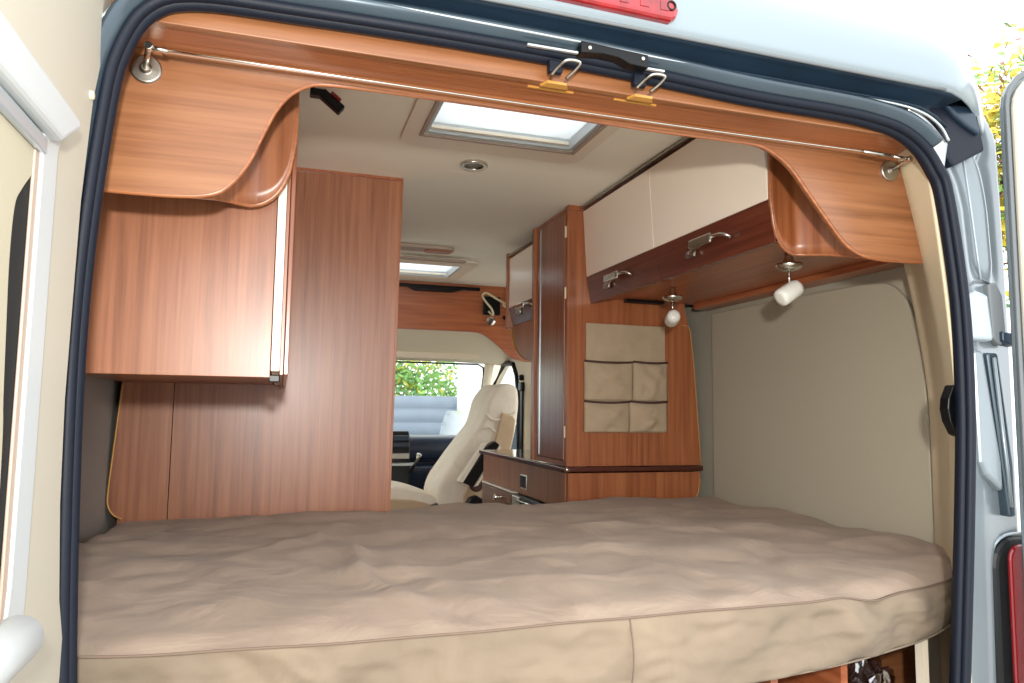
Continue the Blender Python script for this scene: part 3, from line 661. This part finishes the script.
spot('frosted spotlight nearest the rear doorway, turned sideways on a chrome disc', .708, .470, math.radians(58), math.radians(0))
spot('frosted spotlight beside the organizer, facing the camera on a chrome disc', .700, 1.050, math.radians(80), math.radians(-110))
obj('catch_block', BX(.675, .83, 1.335, 1.365, 1.606, 1.618), 'black', None, label='flat black catch under the right cabinet beside the far spotlight', cat='catch', bevel=.003)

# ------------------------------------------------------------------ bed
yf_pts = spl([(-.972, .20, 0), (-.90, .12, 0), (-.80, .085, 0), (-.6, .072, 0), (-.3, .065, 0), (0, .06, 0), (.3, .062, 0), (.5, .072, 0), (.62, .088, 0), (.72, .105, 0), (.82, .140, 0), (.93, .195, 0), (1.042, .30, 0)], 5)
def yf(x):
    for a, b in zip(yf_pts, yf_pts[1:]):
        if a.x <= x <= b.x: return a.y+(b.y-a.y)*(x-a.x)/(b.x-a.x)
    return yf_pts[0].y if x < 0 else yf_pts[-1].y
def yb(x):
    if x < -.20: return 1.272
    if x < .44: return 1.34
    return 1.372
def topz(x, y, t):
    z = .860 + .018*min(1, max(0, (y-.08)/.35)) + .010*max(0, x)
    z += .014*noise2(x, y, 1.9, 3.) + .014*noise2(x*1.0, y*2.0, 3.6, 8.) + .010*abs(noise2(x*1.3+y*.6, y-x*.4, 6.5, 2.)) + .003*noise2(x, y, 13, 5)
    # soft creases near the left third, and diagonal puckers towards the right
    for (cx, cy, dx, dy, L, w, h) in ((-.36, .52, .15, -1, .34, .022, .011), (-.24, .30, .55, -1, .16, .03, .007), (-.50, .75, -.5, -1, .3, .03, .006), (.45, .75, 1, -.35, .35, .03, .006), (.55, 1.0, 1, .25, .30, .03, .006), (.1, .5, 1, .15, .3, .025, .005), (-.05, .28, 1, .12, .25, .02, .004), (.80, .55, .8, -1, .25, .03, .005)):
        l = math.hypot(dx, dy); ux, uy = dx/l, dy/l
        a = (x-cx)*ux+(y-cy)*uy; b = -(x-cx)*uy+(y-cy)*ux + .02*math.sin(a*12)
        z += 1.5*h*math.exp(-(a/L)**2)*math.exp(-(b/w)**2)
    return z
def seamz(x):
    return .853 + .004*math.sin(x*5+.5) + .004*noise2(x, 0, 5, 2.) + (.006 if x > .6 else 0)*min(1, (x-.6)/.2) - .007*math.exp(-((x-.575)/.05)**2) + .006*math.exp(-((x-.49)/.05)**2)
mt = thing('mattress', 'wide beige fabric-covered mattress filling the back of the van', 'mattress', (0, .7, .735))
NX, NY = 150, 90
def top(u, v):
    x = -.972+u*2.016
    y0, y1 = yf(x), yb(x)
    y = y0+(y1-y0)*(v**1.25)
    z = topz(x, y, v)
    k = max(0, 1-(y-y0)/.045); z = z*(1-k**2)+seamz(x)*k**2
    kb = max(0, 1-(y1-y)/.03); z -= .02*kb**2
    kx = max(0, 1-(x+.972)/.03) + max(0, 1-(1.044-x)/.03); z -= .018*kx**2
    if x < -.2 and y > 1.25: z -= 0
    return Vector((x, y, z))
obj('top_cover', grid(B(), NX, NY, top), 'bed', mt, smooth=True)
# skirt along the front
def botz(x):
    if x < .2: return .726
    t = (x-.2)/.85
    return .726 + .060*t**1.5
def skirt(u, v):
    x = -.972+u*2.016
    y0 = yf(x); z = seamz(x)*(1-v)+botz(x)*v
    b = math.sin(PI*v)
    n = .018*noise2(x*1.0+v*.25, v*.30, 5.0, 11.) + .010*abs(noise2(x+v*.15, v*.2, 11., 4.)) + .004*noise2(x, v*.3, 24., 6.)
    dr = .004*math.sin(x*31+v*2.0+4*noise2(x, 0, 3, 1.))*(1-v)*v*1.6
    out_ = -.010*b + (n+dr)*min(1, v*4)
    for (fx, fs, fw, fh) in ((.47, .10, .035, .020), (.56, .16, .03, -.012), (.33, -.06, .03, .010), (.68, .05, .03, .014), (.20, .12, .04, .008), (-.05, -.10, .03, .008), (-.30, .10, .03, .010), (-.52, .14, .025, .014), (-.58, .10, .02, -.010), (-.68, .08, .03, .010), (-.45, -.05, .02, -.006)):
        out_ -= fh*math.exp(-((x-fx-fs*v)/fw)**2)*(1-v*.75)*min(1, v*7)
    nx = (yf(min(x+.01, 1.04))-yf(max(x-.01, -.97)))/.02
    L = math.hypot(1, nx)
    return Vector((x-nx/L*out_*-1*0, y0+out_-.004, z))
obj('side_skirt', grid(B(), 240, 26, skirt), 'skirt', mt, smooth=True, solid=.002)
obj('piping', TU([(x, yf(x)-.006, seamz(x)) for x in [-.972+2.016*i/160 for i in range(161)]], .0020, 6), 'piping', mt, smooth=True)
obj('hem', TU([(x, yf(x)-.006, botz(x)) for x in [-.972+2.016*i/120 for i in range(121)]], .0020, 6), 'skirt', mt, smooth=True)
obj('side_seam', TU([(.045, yf(.045)-.016*math.sin(PI*v/8)-.005, seamz(.045)*(1-v/8)+botz(.045)*v/8) for v in range(9)], .0016, 6), 'piping', mt, smooth=True)
# foam core below the cover
core = B(); cp = [(x, yf(x)+.035) for x in [-.96+i*.1 for i in range(21)]]+[(1.04, 1.36), (.44, 1.36), (.43, 1.33), (-.19, 1.33), (-.20, 1.265), (-.965, 1.265)]
prism(core, cp, 'Z', .738, .835)
obj('foam_core', core, 'skirt', mt)

bb = thing('bed_base', 'orange-brown wooden storage base with dividers under the mattress', 'bed base', (0, .6, 0))
obj('platform', PR([(x, yf(x)+.06) for x in [-.95+i*.1 for i in range(20)]]+[(1.03, 1.35), (-.19, 1.26), (-.96, 1.26)], 'Z', .715, .733), 'woodDX', bb)
obj('back_board', BX(-.95, 1.03, .42, .436, 0, .714), 'woodX', bb)
for x in (-.55, -.1, .40, .565):
    obj('divider', BX(x-.008, x+.008, .15, .42, 0, .714), 'woodY', bb)
obj('end_board', PR([(.775, .17), (.79, .17), (1.03, .40), (1.03, .42)], 'Z', 0, .714), 'woodX', bb)
obj('edge_post', BX(.766, .780, .150, .170, 0, .735), 'frame', bb)
obj('shelf', PR([(-.95, .16), (.775, .16), (1.0, .40), (1.0, .42), (-.95, .42)], 'Z', .50, .514), 'woodY', bb)
obj('front_board', BX(-.95, .19, .145, .158, 0, .70), 'woodX', bb)

def crump(u, v):
    a = 2*PI*u; b = PI*v
    p = Vector((math.sin(b)*math.cos(a), math.sin(b)*math.sin(a), math.cos(b)))
    n = 1+.35*noise.noise(p*2.3)+.25*noise.noise(p*6)
    n += .12*abs(noise.noise(p*13))
    return Vector((.69+p.x*.075*n, .24+p.y*.05*n, .595+p.z*.085*n))
bg = B(); grid(bg, 40, 24, crump); bmesh.ops.remove_doubles(bg, verts=bg.verts, dist=1e-5)
obj('plastic_bag', bg, 'plastic', None, smooth=True, label='crumpled clear plastic bag in the wooden compartment under the mattress', cat='plastic bag')

# ------------------------------------------------------------------ cab
cab = thing('cab_shell', 'pale-lined cab interior framing the windscreen and passenger window', 'cab', (0, 4.0, 0))
def hl(u, v):
    x = -.95+u*2.0
    prof = spl([(3.222, 1.70, 0), (3.35, 1.71, 0), (3.55, 1.68, 0), (3.8, 1.61, 0), (4.0, 1.545, 0)], 5)
    k = v*(len(prof)-1); i = min(int(k), len(prof)-2); p = prof[i].lerp(prof[i+1], k-i)
    e = max(0, x-.62)/.43
    z = p.y-(.0+.13*(1-v)+.02*v)*e**1.6
    return Vector((x, p.x, z))
obj('headliner', grid(B(), 30, 20, hl), 'headliner', cab, smooth=True, solid=.01)
obj('roof_cap', BX(-1.0, 1.1, 3.225, 3.70, 1.9, 1.97), 'silverW', cab)
obj('roof_slope', PR([(3.70, 1.97), (4.06, 1.58), (4.04, 1.56), (3.80, 1.68), (3.45, 1.80), (3.25, 1.9)], 'X', -1.0, 1.05), 'silverW', cab)
win = [(3.97, 1.53), (3.86, 1.535), (3.74, 1.52), (3.66, 1.44), (3.62, 1.30), (3.585, .88), (4.80, .88), (4.62, 1.10), (4.30, 1.35)]
def sidewall(xa, xb):
    bm = B(); outer = [(3.97, 1.75), (3.80, 1.75), (3.40, 1.75), (3.22, 1.60), (3.22, 1.2), (3.22, .0), (4.9, .0), (4.86, 1.0), (4.42, 1.45)]
    return ring(bm, outer, win, 'X', xa, xb)
obj('cab_side', sidewall(1.0, 1.04), 'headliner', cab)
obj('cab_side', sidewall(-1.0, -.96), 'headliner', cab)
obj('wall_return', BX(1.0, 1.06, 3.2, 3.22, 0, 1.5), 'headliner', cab)
wsl = obj('window_seal', TU([(.995, y, z) for y, z in win], .018, 8, closed=True), 'black', cab, smooth=False)
obj('passenger_window', PR(win, 'X', 1.015, 1.02), 'glass', cab)
obj('driver_window', PR(win, 'X', -.985, -.98), 'glass', cab)
# windscreen
def scr(u, v):
    x0 = -.86-.08*v; x1 = .865+.115*v
    x = x0+(x1-x0)*u
    return Vector((x, 4.02+.66*v-.0, 1.53-.54*v))
obj('windscreen', grid(B(), 4, 4, scr), 'glass', cab, solid=.004)
obj('screen_pillar', TU([(.895, 4.0, 1.545), (.95, 4.35, 1.28), (1.005, 4.72, .98)], [.035, .034, .036], 10), 'headliner', cab, smooth=True)
obj('screen_pillar', TU([(-.895, 4.0, 1.545), (-.95, 4.35, 1.28), (-1.0, 4.72, .98)], [.035, .034, .036], 10), 'headliner', cab, smooth=True)
obj('screen_seal', TU([scr(0, 0), scr(.25, 0), scr(.5, 0), scr(.97, 0), scr(.995, .04), scr(1, .15), scr(1, .5), scr(1, .8), scr(1, 1)], .006, 8), 'black', cab, smooth=True)
vs = thing('sun_visor', 'long pale sun visor above the windscreen', 'sun visor', (.4, 3.95, 1.55))
obj('visor_pad', PR(rrect(.08, .78, -.055, .055, .03, rs=(.05, .02, .02, .02)), 'Y', 0, .02), 'frame', vs, bevel=.008)
for c in vs.children:
    for v in c.data.vertices:
        w = Vector(v.co)+Vector(vs.location); w.z += 1.603; w.y += 3.85
        v.co = w - Vector(vs.location)
obj('visor_label', BX(.42, .58, 3.846, 3.850, 1.592, 1.625), 'white', vs)
obj('visor_clip', BX(.12, .16, 3.842, 3.85, 1.585, 1.60), 'frameD', vs, bevel=.002)
# dashboard
da = thing('dashboard', 'glossy dark blue dashboard under the windscreen', 'dashboard', (0, 4.3, .3))
dp = [(p.x, p.y) for p in spl([(4.70, 1.00, 0), (4.35, 1.012, 0), (4.22, 1.008, 0), (4.17, .985, 0), (4.15, .92, 0), (4.17, .85, 0), (4.20, .815, 0), (4.12, .80, 0), (4.10, .77, 0), (4.14, .66, 0), (4.22, .5, 0)], 4)]+[(4.70, .5)]
obj('dash_body', PR(dp, 'X', -.94, .99), 'dash', da, smooth=False)
obj('glovebox_line', TU([(.34, 4.153, .835), (.9, 4.153, .835)], .004, 6), 'black', da)
cs = obj('centre_console', PR([(4.22, 1.03), (4.06, 1.05), (4.02, 1.0), (4.0, .86), (3.98, .7), (3.98, .3), (4.22, .3)], 'X', -.05, .335), 'black', da, bevel=.012)
for z in (1.00, .955): obj('air_vent', BX(.22, .322, 3.995, 4.03, z-.018, z+.018), 'slateD', cs, bevel=.006)
obj('radio_panel', BX(.12, .325, 3.970, 4.0, .86, .90), 'steel', cs, bevel=.004)
obj('cup_tray', BX(.12, .36, 3.93, 3.99, .815, .835), 'lip', cs, bevel=.004)
obj('gear_lever', TU([(.33, 3.92, .78), (.36, 3.86, .86), (.37, 3.84, .90)], [.012, .01, .018], 10), 'steel', cs, smooth=True)
# passenger seat (turned sideways)
st = thing('passenger_seat', 'cream-covered passenger seat turned sideways with a black armrest', 'seat', (.6, 3.35, .3))
bkp = spl([(.706, 1.335, 0), (.735, 1.358, 0), (.776, 1.364, 0), (.825, 1.350, 0), (.846, 1.31, 0), (.848, 1.205, 0), (.820, 1.024, 0), (.764, .816, 0), (.700, .61, 0), (.52, .58, 0), (.39, .60, 0), (.350, .68, 0), (.372, .775, 0), (.455, .905, 0), (.545, 1.024, 0), (.612, 1.113, 0), (.640, 1.20, 0), (.660, 1.27, 0)], 3, closed=True)
obj('backrest', PR([(p.x, p.y) for p in bkp], 'Y', 3.15, 3.58), 'seat', st, bevel=.03, smooth=True)
obj('side_panel', PR([(.735, 1.191), (.80, 1.170), (.822, 1.144), (.806, 1.025), (.752, .818), (.690, .600), (.51, .60), (.505, .70), (.585, .849), (.695, 1.025)], 'Y', 3.128, 3.155), 'seattan', st, bevel=.010, label='tan side panel')
obj('bolster', PR([(p.x, p.y) for p in spl([(.625, 1.09, 0), (.655, 1.06, 0), (.62, .96, 0), (.52, .84, 0), (.42, .67, 0), (.37, .70, 0), (.40, .80, 0), (.49, .91, 0), (.56, 1.01, 0)], 3, closed=True)], 'Y', 3.56, 3.64), 'seattan', st, bevel=.02, smooth=True)
obj('headrest_fold', TU(spl([(.635, 3.145, 1.18), (.68, 3.142, 1.145), (.74, 3.14, 1.15), (.83, 3.145, 1.19)], 5), .007, 8), 'seat', st, smooth=True)
obj('headrest_fold', TU(spl([(.62, 3.145, 1.09), (.66, 3.142, 1.10), (.70, 3.14, 1.07), (.74, 3.142, 1.075)], 5), .005, 8), 'seat', st, smooth=True)
arm = obj('armrest', PR([(.624, .992), (.673, 1.021), (.700, 1.000), (.546, .758), (.478, .786)], 'Y', 3.05, 3.125), 'black', st, bevel=.006)
obj('armrest_pad', PR([(.600, 1.000), (.625, 1.012), (.480, .782), (.455, .79)], 'Y', 3.045, 3.125), 'seat', arm, bevel=.006)
obj('armrest_edge', PR([(.700, .995), (.712, .985), (.575, .765), (.548, .758)], 'Y', 3.06, 3.12), 'seat', arm, bevel=.004)
obj('armrest_pivot', LA([(.040, -.0), (.040, -.03), (.03, -.04)], (.578, 3.13, .765), 'Y', 20), 'piebrown', st, bevel=.002)
obj('hinge_cover', PR([(.495, .56), (.505, .65), (.535, .695), (.574, .708), (.612, .685), (.634, .635), (.638, .56)], 'Y', 3.08, 3.127), 'black', st, bevel=.008)
obj('rear_cover', PR([(.648, .56), (.655, .62), (.692, .70), (.703, .56)], 'Y', 3.09, 3.127), 'black', st, bevel=.004)
obj('seat_cushion', PR([(p.x, p.y) for p in spl([(-.10, .60, 0), (-.12, .70, 0), (-.02, .75, 0), (.10, .755, 0), (.20, .742, 0), (.322, .702, 0), (.46, .640, 0), (.47, .58, 0), (.42, .52, 0), (-.05, .52, 0)], 4, closed=True)], 'Y', 3.17, 3.62), 'seat', st, bevel=.03, smooth=True)
obj('cushion_side', PR([(-.08, .56), (-.08, .66), (.10, .690), (.22, .680), (.33, .650), (.40, .61), (.42, .54)], 'Y', 3.150, 3.18), 'seattan', st, bevel=.008)
obj('seat_base', BX(-.02, .55, 3.22, 3.56, .0, .53), 'black', st, bevel=.02)
obj('buckle', PR([(.285, .61), (.32, .655), (.35, .665), (.405, .60), (.38, .57), (.31, .58)], 'Y', 3.11, 3.148), 'black', st, bevel=.005)
# seat belt on the pillar
sb = thing('seat_belt', 'black seat belt hanging down the pale pillar behind the passenger seat', 'seat belt', (.98, 3.4, .9))
obj('webbing', BX(.985, .997, 3.515, 3.555, .80, 1.36), 'black', sb, bevel=.002)
obj('belt_anchor', LA([(.02, 0), (.02, -.02), (.012, -.03)], (.998, 3.535, 1.42), 'X', 16), 'black', sb)
obj('belt_guide', BX(.972, .998, 3.50, 3.57, 1.33, 1.39), 'black', sb, bevel=.008)

# ------------------------------------------------------------------ outside
obj('ground', BX(-14, 16, -8, 16, -.62, -.58), 'bounce_ground', kind='structure')
fn_ = thing('garden_fence', 'blue-grey horizontal panel fence seen through the windscreen', 'fence', (0, 9, -.58))
for i in range(5):
    x0 = -6.0+i*1.62+ .03
    def fp(u, v, x0=x0):
        return Vector((x0+1.52*u, 9.0-.030*abs(math.sin(v*PI*11))-.01, -.58+1.96*v))
    obj('fence_panel', grid(B(), 2, 60, fp), 'fence', fn_, solid=.03)
    obj('fence_post', BX(x0+1.52, x0+1.62, 8.94, 9.06, -.58, 1.41), 'fencepost', fn_, bevel=.01)
obj('fence_post', BX(-6.07, -5.97, 8.94, 9.06, -.58, 1.41), 'fencepost', fn_, bevel=.01)
hw = thing('garage_wall', 'white rendered building wall beyond the right end of the fence', 'building', (3.6, 9.2, -.58))
obj('wall', BX(1.80, 6.2, 8.62, 8.9, -.58, 4.2), 'render', hw, bevel=.01)
obj('plinth', BX(1.78, 6.22, 8.59, 8.93, -.60, -.35), 'fencepost', hw)
def foliage(c, r, n, size, mats, name, parent, seed=0, shell=.55):
    rnd = random.Random(seed); bm = B()
    for _ in range(n):
        while True:
            d = Vector((rnd.uniform(-1, 1), rnd.uniform(-1, 1), rnd.uniform(-1, 1)))
            if .05 < d.length < 1: break
        d = d.normalized()*(shell+(1-shell)*rnd.random())
        k = 1+.35*noise.noise(d*2.5+Vector((seed, 0, 0)))
        p = Vector((c[0]+d.x*r[0]*k, c[1]+d.y*r[1]*k, c[2]+d.z*r[2]*k))
        a = Vector((rnd.gauss(0, 1), rnd.gauss(0, 1), rnd.gauss(0, 1))).normalized(); b = a.orthogonal().normalized()
        s = size*rnd.uniform(.6, 1.3)
        q = [bm.verts.new(p+a*s), bm.verts.new(p+b*s*.45+a*s*.2), bm.verts.new(p-a*s*.9), bm.verts.new(p-b*s*.45+a*s*.2)]
        f = bm.faces.new(q)
        f.material_index = int(rnd.random()**1.0*len(mats)) if noise.noise(p*2.2) > -.05 else 0
    return obj(name, bm, mats, parent)
for i, (x, w) in enumerate(((-3.8, 1.3), (.9, 1.75), (5.0, 1.2))):
    hd = thing('hedge_bush', ['broad green bush behind the left end of the fence', 'tall green bush behind the middle of the fence', 'green and yellow bush above the fence near the white wall'][i], 'bush', (x, 10.6, -.58))
    foliage((x, 10.6, 1.3), (w, .8, 1.6), 9000 if i == 1 else 5000, .06, ['leafG', 'leafY', 'leafD'], 'foliage', hd, seed=i+1, shell=.35)
    obj('stem', TU([(x, 10.6, -.58), (x+.05, 10.6, .6), (x, 10.55, 1.6)], [.09, .06, .03], 8), 'bark', hd, smooth=True)
tr_ = thing('garden_tree', 'tree with yellow, green and purple autumn leaves right of the van roof', 'tree', (5.7, 3.4, -.58))
foliage((5.75, 3.4, 3.35), (1.25, .9, 1.25), 9000, .065, ['leafY', 'leafP', 'leafG', 'leafD'], 'crown', tr_, seed=11, shell=.2)
foliage((4.15, 3.4, 3.85), (.95, .4, .40), 480, .06, ['leafP', 'leafG', 'leafY'], 'foliage', tr_, seed=14, shell=.1)
obj('trunk', TU(spl([(5.7, 3.4, -.58), (5.75, 3.4, .8), (5.65, 3.35, 2.2), (5.8, 3.4, 3.6)], 5), [.14]*5+[.11]*5+[.06]*6, 10), 'bark', tr_, smooth=True)
obj('branch', TU(spl([(5.66, 3.36, 2.5), (5.1, 3.4, 3.2), (4.4, 3.4, 3.7), (3.4, 3.4, 4.0)], 5), .02, 6), 'bark', tr_, smooth=True)
# parked white car beyond the windscreen
pc = thing('parked_car', 'white parked car in front of the blue-grey fence', 'car', (2.6, 7.2, -.58))
prof = [(p.x, p.y) for p in spl([(.86, -.25, 0), (.84, .20, 0), (.90, .60, 0), (.97, .90, 0), (1.04, 1.15, 0), (1.14, 1.20, 0), (1.6, 1.215, 0), (2.4, 1.20, 0), (3.0, 1.10, 0), (3.6, .62, 0), (4.5, .50, 0), (4.8, .3, 0), (4.8, -.25, 0)], 4)]
prof = [(x+.42, z) for x, z in prof]
obj('car_body', PR(prof, 'Y', 6.5, 8.1), 'carpaint', pc, bevel=.06, smooth=True)
obj('car_window', PR([(1.77, .66), (1.84, 1.05), (2.7, 1.08), (3.3, 1.0), (3.8, .66)], 'Y', 6.485, 6.52), 'carglass', pc, bevel=.01)
for x in (2.5, 4.8): 
    w = obj('wheel', LA([(.32, 0), (.32, -.2), (.26, -.22)], (x, 6.7, -.26), 'Y', 28), 'black', pc)
    obj('hubcap', LA([(.20, -.215), (.18, -.235)], (x, 6.7, -.26), 'Y', 20), 'steel', w)

# ------------------------------------------------------------------ light
W = bpy.data.worlds.new('overcast'); S.world = W; W.use_nodes = True
bgn = W.node_tree.nodes['Background']; bgn.inputs['Color'].default_value = (.93, .97, 1., 1); bgn.inputs['Strength'].default_value = 2.2
def lamp(name, kind, loc, energy, color, **k):
    l = bpy.data.lights.new(name, kind); l.energy = energy; l.color = color
    for a, b in k.items(): setattr(l, a, b)
    o = bpy.data.objects.new(name, l); COL.objects.link(o); o.location = loc; return o
fl = lamp('camera_flash', 'SPOT', (-.52, -1.33, 1.362), 88, (1, .965, .90), shadow_soft_size=.03, spot_size=math.radians(95), spot_blend=.5)
fl.rotation_euler = (math.radians(93), 0, math.radians(-17))

# ------------------------------------------------------------------ camera
R_ = ((0.9540812, -0.29926956, 0.01291498), (0.04039744, 0.08582795, -0.99549064), (0.29681158, 0.95030063, 0.09397656))
cd = bpy.data.cameras.new('camera'); cam = bpy.data.objects.new('camera', cd); COL.objects.link(cam)
cd.sensor_width = 36; cd.lens = 732.69*36/1024; cd.clip_start = .02; cd.clip_end = 200
r, d, f = (Vector(q) for q in R_)
cam.matrix_world = Matrix(((r.x, -d.x, -f.x, -.53), (r.y, -d.y, -f.y, -1.1), (r.z, -d.z, -f.z, 1.2), (0, 0, 0, 1)))
S.camera = cam
S.view_settings.view_transform = 'Standard'; S.view_settings.look = 'None'; S.view_settings.gamma = 1; S.view_settings.use_curve_mapping = False
S.view_settings.exposure = 0.33
S.cycles.use_denoising = True
S.cycles.max_bounces = 10; S.cycles.transparent_max_bounces = 12
